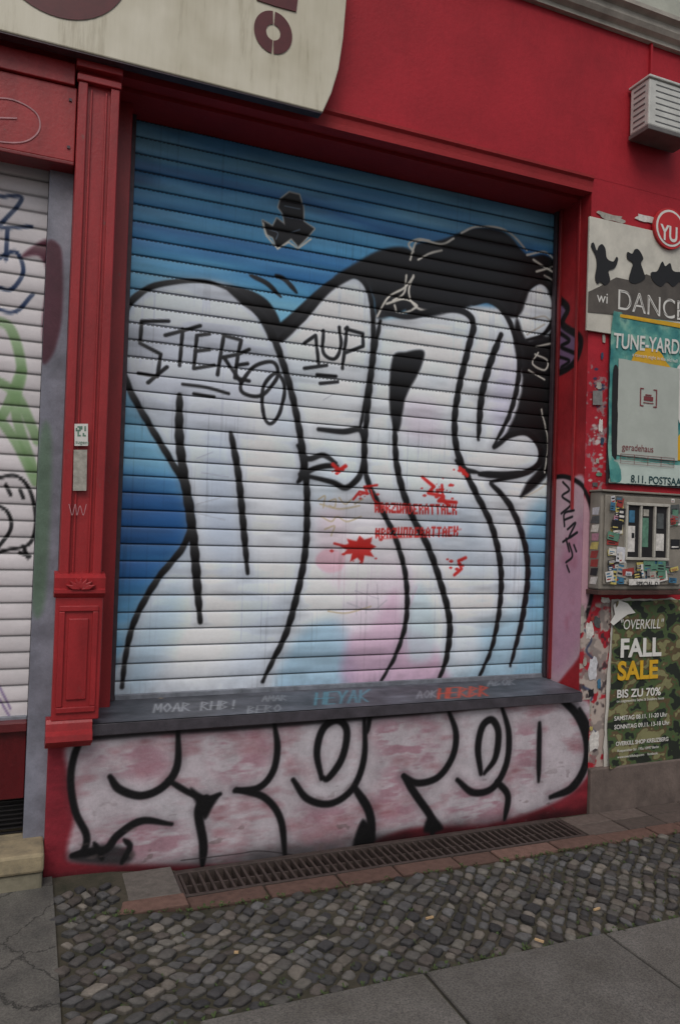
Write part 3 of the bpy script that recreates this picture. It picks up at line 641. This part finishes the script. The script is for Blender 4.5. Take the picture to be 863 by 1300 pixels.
fx=(a1[0]+a2[0])/2; fz=S(822,505,-.034)[2]
for nm,xx0,xx1,zz0,zz1 in (("bl",-.066,-.058,-.055,.055),("br",.058,.066,-.055,.055),("b1",-.058,-.038,.048,.055),("b2",-.058,-.038,-.055,-.048),("b3",.038,.058,.048,.055),("b4",.038,.058,-.055,-.048),("cabin",-.036,.036,-.018,.008),("roof",-.026,.022,.012,.02),("dash",-.04,.04,-.034,-.029)):
    box("frame_"+nm,fx+xx0,fx+xx1,-.0345,-.0335,fz+zz0,fz+zz1,M_rr,cp)
text("geradehaus",789,571,.058,-.0342,M_rr,cp,"geradehaus_lettering",sx=.92)
zg=S(800,576,-.034)[2]
for i in range(5):
    z=zg-.006-i*.014; box("grid_line_%d"%i,a1[0]+.03,a2[0]-.02,-.0345,-.0335,z,z+.0018,M_rr,cp)
for i in range(5):
    x=a1[0]+.03+i*(a2[0]-a1[0]-.05)/4; box("grid_post_%d"%i,x,x+.002,-.0348,-.0336,zg-.062,zg-.006,M_rr,cp)
z1=S(780,583,-.03)[2]
sheet("lower_strip",[(tl[0]+.03,z1),(tl[0]+CW,z1-.005),(tl[0]+CW,bl[2]+.002),(tl[0]-.01,bl[2]-.006)],-.0275,plain("strip_paper",(184,198,190),.7,.1,7,.1),cp,.001,curl=.012,seed=9)
text("8.11. POSTSAAN",800,612,.062,-.030,plain("ink_teal",(20,60,64),.6),cp,"date_lettering",off=.001)
# --- junction box
jb=empty("electrical_cabinet")
M_cab=plain("cabinet_grey",(130,124,114),.55,.25,9,.2)
a=S(763,624,-.10); c_=S(763,749,-.10); JX=a[0]; JZ1=a[2]; JZ0=c_[2]; JW=.62
box("cabinet_body",JX,JX+JW,-.10,-.001,JZ0,JZ1,M_cab,jb,.01)
box("cabinet_door",JX+.02,JX+JW-.02,-.112,-.1005,JZ0+.03,JZ1-.015,M_cab,jb,.006)
box("cabinet_base",JX-.01,JX+JW+.01,-.108,-.002,JZ0-.028,JZ0-.002,plain("rusty_base",(70,48,42),.7,.4,20,.3),jb,.003)
box("cabinet_lip",JX-.006,JX+JW+.006,-.120,-.002,JZ1+.001,JZ1+.012,M_cab,jb,.003)
M_frame=plain("window_frame",(176,172,162),.5,.2,12,.1)
gx=JX+.16
for i in range(3):
    x0=gx+i*.105
    box("window_recess_%d"%i,x0+.012,x0+.105,-.1165,-.1125,JZ1-.37,JZ1-.07,M_dark,jb)
for i in range(4):
    x0=gx+i*.105; box("window_mullion_%d"%i,x0,x0+.014,-.130,-.1125,JZ1-.37,JZ1-.07,M_frame,jb,.002)
box("window_head",gx,gx+.329,-.132,-.1125,JZ1-.07,JZ1-.054,M_frame,jb,.002)
box("window_sill",gx,gx+.329,-.132,-.1125,JZ1-.387,JZ1-.371,M_frame,jb,.002)
for i,(xx,zz,ww,hh,mm) in enumerate(((.02,-.34,.055,.15,0),(.03,-.17,.04,.07,5),(.13,-.31,.045,.17,8),(.135,-.13,.04,.04,12),(.235,-.33,.06,.10,0),(.24,-.2,.05,.09,13),(.05,-.26,.02,.03,2))):
    box("window_card_%d"%i,gx+xx,gx+xx+ww,-.1190-.0002*i,-.1167,JZ1+zz,JZ1+zz+hh,pm[mm],jb)
stk=random.Random(12)
for i in range(210):
    w_,h_=stk.uniform(.025,.095),stk.uniform(.02,.065)
    if stk.random()<.2: w_,h_=h_,w_
    x=stk.uniform(JX+.022,JX+JW-.10); z=stk.uniform(JZ0+.033,JZ1-.018-h_)
    if x+w_>gx-.004 and x<gx+.33 and z+h_>JZ1-.385 and z<JZ1-.055: continue
    yy=-.1130-.00007*i; r_=stk.uniform(-.2,.2); mm=stk.choice(pm)
    ca,sa=math.cos(r_),math.sin(r_)
    v=[(x+ca*u*w_-sa*k*h_,yy,z+sa*u*w_+ca*k*h_) for u,k in((0,0),(1,0),(1,1),(0,1))]
    mesh("sticker",v,[(0,1,2,3)],mm,jb)
    for q_ in range(stk.randint(1,3)):
        m2=stk.choice([pm[2],pm[3],pm[6],pm[5]] if mm not in (pm[2],pm[3],pm[11]) else [pm[0],pm[7]]); b0=.15+.27*q_; e0=stk.uniform(.5,.88)
        v=[(x+ca*u*w_-sa*k*h_,yy-.00004,z+sa*u*w_+ca*k*h_) for u,k in((.12,b0),(e0,b0),(e0,b0+.14),(.12,b0+.14))]
        mesh("sticker_print",v,[(0,1,2,3)],m2,jb)
v=[(JX+.19,-.1295,JZ0+.03),(JX+.42,-.1295,JZ0+.035),(JX+.42,-.1295,JZ0+.07),(JX+.19,-.1295,JZ0+.065)]; mesh("special_sticker",v,[(0,1,2,3)],pm[0],jb)
text("SPECIAL D",807,744,.036,-.1302,M_black,jb,"sticker_lettering",off=.0008)
for i in range(9):
    z=JZ0+.03+i*.05; mesh("side_sticker",[(JX-.0012,-.09+stk.random()*.02,z),(JX-.0012,-.03+stk.random()*.02,z),(JX-.0012,-.03,z+.04),(JX-.0012,-.09,z+.045)],[(0,3,2,1)],stk.choice(pm),jb)
# --- sale poster
po=empty("sale_poster")
M_camo,nt,b=newmat("camouflage_print",(.1,.1,.05),.6)
n=tex(nt,9.5,2,.5,(1,1,1.4)); r=ramp(nt,n.outputs[0],[(0,tuple(lin((34,40,32)))),(.44,tuple(lin((72,90,54)))),(.52,tuple(lin((92,78,54)))),(.58,tuple(lin((128,126,88))))]); r.color_ramp.interpolation='CONSTANT'
nw=tex(nt,24,8,.75); rw_=ramp(nt,nw.outputs[0],[(.28,(.7,.7,.7)),(.5,(1,1,1))]); nt.links.new(mul(nt,r.outputs[0],rw_.outputs[0]),b.inputs["Base Color"])
e1=S(778,762); e2=S(766,974); CW2=.60
sheet("paper",[(e1[0]-.008,e1[2]),(e1[0]+CW2,e1[2]+.0),(e1[0]+CW2,e2[2]+.01),(e2[0]-.0,e2[2]-.002)],-.017,M_camo,po,.002,curl=.03,seed=21,jg=.006)
sheet("under_paper",[(e1[0]-.02,e1[2]+.01),(e1[0]+CW2+.01,e1[2]+.012),(e1[0]+CW2+.01,e2[2]-.01),(e2[0]-.02,e2[2]-.012)],-.011,M_white,po,.0015,seed=25,jg=.01)
TY=-.024
text('"OVERKILL"',786,799,.082,TY,M_inkw,po,"overkill_lettering",sx=.80,shear=.15)
text('FALL',786,834,.150,TY,M_inkw,po,"fall_lettering",off=.005,sx=1.0)
text('SALE',783,863,.150,TY,M_yel,po,"sale_lettering",off=.005,sx=.98)
text('BIS ZU 70%',782,886,.066,TY,M_inkw,po,"percent_lettering",off=.0014,sx=1.06)
text('on ausgewaehlte Styles & Sneakers heute',782,892,.022,TY,M_inkw,po,"fine_print_a")
text('SAMSTAG 08.11. 11-20 Uhr',779,915,.036,TY,M_inkw,po,"date_a",off=.0005,sx=.98)
text('SONNTAG 09.11. 13-18 Uhr',779,926,.036,TY,M_inkw,po,"date_b",off=.0005,sx=.98)
text('OVERKILL SHOP KREUZBERG',781,947,.034,TY,M_inkw,po,"shop_line",off=.0005,sx=.92)
text('Koepenicker Str. 195a 10997 Berlin',783,955,.022,TY,M_inkw,po,"fine_print_b")
text('www.overkillshop.com    facebook',783,963,.022,TY,M_inkw,po,"fine_print_c")
prism("torn_corner",sp([(778,768),(786,762),(796,766),(806,778),(796,780),(788,786),(778,794),(774,790),(780,780)],-.0275),-.0285,-.0275,M_inkw,po)
# --- small stickers
def decal(name,pts,y,mat): return prism(name,sp(pts,y),y-.001,y+.0005,mat,None)
st1=decal("pilaster_sticker",[(95,538),(112,538),(112,566),(95,566)],-.0535,M_inkw)
for k_ in sorted(set((int(random.Random(i).random()*6),int(random.Random(i+50).random()*6)) for i in range(26))):
    x=96.5+k_[0]*2.2; y=541+k_[1]*2.2
    prism("sticker_mark",sp([(x,y),(x+2.,y),(x+2.,y+2),(x,y+2)],-.0555),-.0556,-.0548,pm[8],st1)
text("sugent",96,563,.022,-.0556,pm[8],st1)
st2=decal("pilaster_sticker.001",[(94,571),(111,571),(110,623),(93,623)],-.0535,pm[12])
st3=decal("wall_sticker",[(752,496),(764,496),(764,514),(752,514)],-.010,pm[10])

# ================================================================== GROUND
def hgt(x,y):
    a=np.clip((.38-x)/.5,0,1); a=a*a*(3-2*a); b=np.clip((y+1.0)/.7,0,1)
    return .045*a*b*(x>-9)
M_asph=plain("asphalt",(62,62,64),.9,.25,3,.6)
M_pave=plain("pavement_dirt",(64,58,48),.95,.4,14,.7,lo=(42,44,30))
mesh("ground",[(-80,-80,-.16),(80,-80,-.16),(80,80,-.16),(-80,80,-.16)],[(0,1,2,3)],M_asph)
box("road",-60,60,-14,-5.6,-.158,-.13,M_asph)
box("kerb",-60,60,-5.6,-5.42,-.15,.0,plain("kerb_granite",(120,116,112),.8,.2,30,.4),None,.01)
bx=np.r_[-20,np.linspace(-3,4,50),20]; by=np.r_[-5.42,np.linspace(-2.5,.1,30)]
BX,BY=np.meshgrid(bx,by); v=np.stack([BX,BY,hgt(BX,BY)-.012],-1).reshape(-1,3); w_=len(bx)
f=[(j*w_+i,j*w_+i+1,(j+1)*w_+i+1,(j+1)*w_+i) for j in range(len(by)-1) for i in range(len(bx)-1)]
f=[q for q in f if not (.24<v[list(q)][:,0].mean()<2.42 and -.30<v[list(q)][:,1].mean()<-.01)]
mesh("pavement_bed",v,f,M_pave,None,smooth=True)
VV=[];FF=[];CC=[]
def stone(corners,h,c,drop=.005,ins=.009,tl_=None):
    cen=np.mean(corners,0); b0=len(VV); base=hgt(cen[0],cen[1])
    tilt=rng.normal(0,.05 if len(corners)>4 else .004,2)
    n=len(corners)
    for lev,(k,dz) in enumerate(((0,-.03),(0.1,-drop),(1.,0))):
        for p in corners:
            d=cen-p; L=np.hypot(*d); q=p+d/L*ins*k
            z=base+h+dz+(q-cen)@tilt
            VV.append((q[0],q[1],z)); CC.append(c*(.45 if lev==0 else (.7 if lev==1 else 1)))
    VV.append((cen[0],cen[1],base+h+.002)); CC.append(c*1.05)
    for l in range(2):
        for i in range(n):
            j=(i+1)%n; FF.append((b0+l*n+i,b0+l*n+j,b0+(l+1)*n+j,b0+(l+1)*n+i))
    for i in range(n): FF.append((b0+2*n+i,b0+2*n+(i+1)%n,b0+3*n))
tones=[(104,101,97),(92,91,90),(118,114,107),(82,79,77),(128,121,112),(98,91,86),(108,107,107),(72,71,72)]
def cob_region(inside,x0,x1,y0,y1,s=.059,ang=math.radians(38)):
    ca,sa=math.cos(ang),math.sin(ang); R_=max(x1-x0,y1-y0)*.8; cx,cy=(x0+x1)/2,(y0+y1)/2
    n=int(R_/s)
    wob=lambda a,b:.5*(math.sin(a*13.1+b*7.3)+math.sin(a*5.7-b*11.9))
    for j in range(-n,n):
        rr=random.Random(j+999); v0=j*s*.93; u=-R_+rr.random()*s
        while u<R_:
            w=s*rr.uniform(.65,1.4); qs=[]
            for (a,b) in ((u,v0),(u+w,v0),(u+w,v0+s*.93),(u,v0+s*.93)):
                bb=b+.06*math.sin(a*1.7+.6)+.016*wob(a,b); aa=a+.05*math.sin(b*3.1)+.014*wob(b,a)
                qs.append([cx+aa*ca-bb*sa,cy+aa*sa+bb*ca])
            u+=w
            q=np.array(qs); c=q.mean(0)
            if not inside(c[0],c[1]): continue
            th=rr.gauss(0,.09); Rm=np.array([[math.cos(th),-math.sin(th)],[math.sin(th),math.cos(th)]])
            q=c+((q-c)*rr.uniform(.76,.93))@Rm.T+rng.uniform(-.006,.006,(4,2))
            out=[]
            for k in range(4):
                a_,b_2,c_2=q[k-1],q[k],q[(k+1)%4]
                t=rng.uniform(.08,.28); out+= [b_2+(a_-b_2)*t, b_2+(c_2-b_2)*t]
            stone(np.array(out),rng.normal(0,.0035),lin(tones[rr.randrange(8)])*rr.uniform(.65,1.15))
ins=lambda x,y: (x>-.24 and -1.105<y<-.42 and x<4.2) or (x>-.24 and x<.0 and -.42<=y<-.16)
cob_region(ins,-.3,4.2,-1.2,-.1)
x=-.02
rr=random.Random(5)
while x<5.5:
    l=rr.uniform(.20,.36); t=lin((122,94,84))*rr.uniform(.7,1.1)
    y1=-.292; y0=-.40+rr.uniform(-.006,.006)
    stone(np.array([(x,y0),(x+l-.008,y0+rr.uniform(-.004,.004)),(x+l-.008,y1),(x,y1)]),rr.uniform(-.003,.002),t,ins=.006); x+=l
x=2.44
while x<5.5:
    l=rr.uniform(.25,.4)
    for (y0,y1) in ((-.285,-.16),(-.155,-.035)):
        stone(np.array([(x,y0),(x+l-.008,y0),(x+l-.008,y1),(x,y1)]),-.002,lin((104,92,86))*rr.uniform(.7,1.1),ins=.006)
    x+=l
stone(np.array([(.02,-.29),(.262,-.29),(.262,-.02),(.02,-.02)]),0,lin((110,104,98)),ins=.006)
mesh("cobblestone_paving",VV,FF,M_stone,None,col=np.array(CC))
VV=[];FF=[];CC=[]
for (y1,y0,offs) in ((-1.118,-1.88,.97),(-1.89,-2.65,.4),(-2.66,-3.5,.8),(-3.51,-4.4,.2),(-4.41,-5.41,.6)):
    x=offs-8*.82
    while x<8:
        t=lin((108,105,101))*rr.uniform(.8,1.1)
        stone(np.array([(x,y0),(x+.81,y0+.0),(x+.81,y1),(x,y1)]),rr.uniform(-.002,.003),t,ins=.0064); x+=.822
# granite: coarse mineral speckle
M_slab,nt,b=newmat("granite_slab",(.2,.2,.2),.8)
at=nt.nodes.new("ShaderNodeVertexColor"); at.layer_name="Col"
s1=tex(nt,150,4,.8); q1=ramp(nt,s1.outputs[0],[(.36,(.45,.45,.46)),(.5,(.95,.95,.95)),(.64,(1.35,1.33,1.3))])
s2=tex(nt,4,7,.65); q2_=ramp(nt,s2.outputs[0],[(.3,(.62,.61,.58)),(.65,(1,1,1))])
nt.links.new(mul(nt,mul(nt,at.outputs[0],q1.outputs[0]),q2_.outputs[0]),b.inputs["Base Color"]); bump(nt,b,s1.outputs[0],.6,.004)
mesh("granite_slabs",VV,FF,M_slab,None,col=np.array(CC))
M_conc,nt,b=newmat("cracked_concrete",(.2,.2,.2),.85)
n=tex(nt,5,8,.7); r=ramp(nt,n.outputs[0],[(.3,tuple(lin((70,69,66)))),(.7,tuple(lin((110,107,101))))])
tc=nt.nodes.new("ShaderNodeNewGeometry"); vo=nt.nodes.new("ShaderNodeTexVoronoi"); vo.feature='DISTANCE_TO_EDGE'; vo.inputs["Scale"].default_value=3.2
nz=tex(nt,9,5,.7); ad=nt.nodes.new("ShaderNodeVectorMath"); ad.operation='MULTIPLY_ADD'; ad.inputs[1].default_value=(.12,.12,.12)
nt.links.new(nz.outputs["Color"],ad.inputs[0]); nt.links.new(tc.outputs["Position"],ad.inputs[2]); nt.links.new(ad.outputs[0],vo.inputs["Vector"])
r2=ramp(nt,vo.outputs["Distance"],[(.0,(.25,.25,.25)),(.02,(1,1,1))])
s3=tex(nt,130,4,.8); q3=ramp(nt,s3.outputs[0],[(.36,(.6,.6,.6)),(.6,(1.15,1.15,1.15))])
nt.links.new(mul(nt,mul(nt,r.outputs[0],r2.outputs[0]),q3.outputs[0]),b.inputs["Base Color"])
bump(nt,b,s3.outputs[0],.6,.004)
gx_=np.linspace(-5,-.25,60); gy=np.linspace(-1.108,-.02,20); GX,GY=np.meshgrid(gx_,gy)
v=np.stack([GX,GY,hgt(GX,GY)+.002],-1).reshape(-1,3); f=[(j*60+i,j*60+i+1,(j+1)*60+i+1,(j+1)*60+i) for j in range(19) for i in range(59)]
mesh("concrete_pavement",v,f,M_conc,None,smooth=True)
# --- drain grate
dr=empty("drain_grate")
M_iron=plain("cast_iron",(72,62,58),.55,.35,25,.3,.2)
DX0,DX1_=.272,2.41; DY0,DY1=-.282,-.05
box("channel_floor",DX0,DX1_,DY0,DY1,-.13,-.12,M_dark,dr)
box("rim_front",DX0,DX1_,DY0-.004,DY0+.014,-.12,.002,M_iron,dr,.002)
box("rim_back",DX0,DX1_,DY1-.014,DY1+.02,-.12,.002,M_iron,dr,.002)
box("rim_left",DX0-.01,DX0+.01,DY0,DY1,-.12,.001,M_iron,dr); box("rim_right",DX1_-.01,DX1_+.01,DY0,DY1,-.12,.001,M_iron,dr)
nb=52
for i in range(nb):
    x=DX0+.025+(DX1_-DX0-.05)*i/(nb-1)+rr.uniform(-.002,.002); box("bar_%d"%i,x-.0065,x+.0065,DY0+.015,DY1-.015,-.03,rr.uniform(-.004,.001),M_iron,dr,.002)
box("cross_bar",DX0,DX1_,-.172,-.160,-.045,-.012,M_iron,dr)
# --- stone step at left door
step=empty("stone_step")
M_step=plain("sandstone_step",(150,136,108),.85,.3,7,.6,lo=(100,94,80)); M_step2=plain("step_base",(124,118,100),.85,.3,9,.6)
box("tread",-1.7,-.288,-.13,.20,.115,.195,M_step,step,.012)
box("riser_block",-1.7,-.292,-.115,.20,-.02,.112,M_step2,step,.012)
# --- litter
M_butt=plain("cigarette_butt",(190,160,120),.8); lit=empty("litter")
for i,(a,b) in enumerate(((545,1166),(684,1195),(757,1155),(95,1152),(300,1210),(120,1165))):
    p=G(a,b,.008); t=rr.random()*3; L=.018 if i<3 else .008
    d=Vector((math.cos(t),math.sin(t),0))*L; n_=Vector((-d.y,d.x,0)).normalized()*.004
    q=Vector(p); v=[q-d-n_,q+d-n_,q+d+n_,q-d+n_]; v=[(a_.x,a_.y,a_.z) for a_ in v]+[(a_.x,a_.y,a_.z+.007) for a_ in v]
    mesh("butt_%d"%i,v,[(0,3,2,1),(4,5,6,7),(0,1,5,4),(1,2,6,5),(2,3,7,6),(3,0,4,7)],M_butt if i<5 else M_inkw,lit)
VV=[];FF=[]
for i in range(460):
    if i<200: x,y=rr.uniform(-.2,3.4),-.408+rr.gauss(0,.010)
    elif i<300: x,y=rr.uniform(-.2,2.6),-1.11+rr.gauss(0,.006)
    else: x,y=rr.uniform(-.2,3.4),rr.uniform(-1.1,-.4)
    for k in range(6):
        a=rr.random()*6.3; l=rr.uniform(.005,.015); b0=len(VV); z=float(hgt(x,y))-.006
        VV+=[(x,y,z),(x+math.cos(a)*l,y+math.sin(a)*l,z+l*.9),(x+math.cos(a+.5)*l,y+math.sin(a+.5)*l,z+l*.7)]; FF.append((b0,b0+1,b0+2))
mesh("moss_tufts",VV,FF,plain("moss",(62,78,40),.9,.3,30,0))

# ================================================================== LIGHT + CAMERA
w=bpy.data.worlds.new("World"); SC.world=w; w.use_nodes=True; nt=w.node_tree
sky=nt.nodes.new("ShaderNodeTexSky"); sky.sky_type='NISHITA'; sky.sun_disc=False
SE,SR=math.radians(52),math.radians(205)
sky.sun_elevation=SE; sky.sun_rotation=SR; sky.air_density=1.; sky.dust_density=4.; sky.ozone_density=1.
hs=nt.nodes.new("ShaderNodeHueSaturation"); hs.inputs["Saturation"].default_value=.6
nt.links.new(sky.outputs[0],hs.inputs["Color"]); nt.links.new(hs.outputs[0],nt.nodes["Background"].inputs[0]); nt.nodes["Background"].inputs[1].default_value=.088
L=bpy.data.lights.new("sun",'SUN'); L.energy=1.05; L.angle=math.radians(35); L.color=(1,.98,.95)
lo=bpy.data.objects.new("sun",L); link(lo)
sd=Vector((math.sin(SR)*math.cos(SE),math.cos(SR)*math.cos(SE),math.sin(SE)))
lo.rotation_euler=(-sd).to_track_quat('-Z','Y').to_euler(); lo.location=(0,-5,8)
cam=bpy.data.cameras.new("camera"); co=bpy.data.objects.new("camera",cam); link(co)
from mathutils import Matrix
co.matrix_world=Matrix(((R[0],Uv[0],-F[0],C[0]),(R[1],Uv[1],-F[1],C[1]),(R[2],Uv[2],-F[2],C[2]),(0,0,0,1)))
cam.sensor_fit='VERTICAL'; cam.sensor_height=36; cam.sensor_width=24; cam.lens=FP/1300*36; cam.clip_end=500; cam.clip_start=.05
SC.camera=co
SC.view_settings.view_transform='Standard'; SC.view_settings.look='None'; SC.view_settings.exposure=0
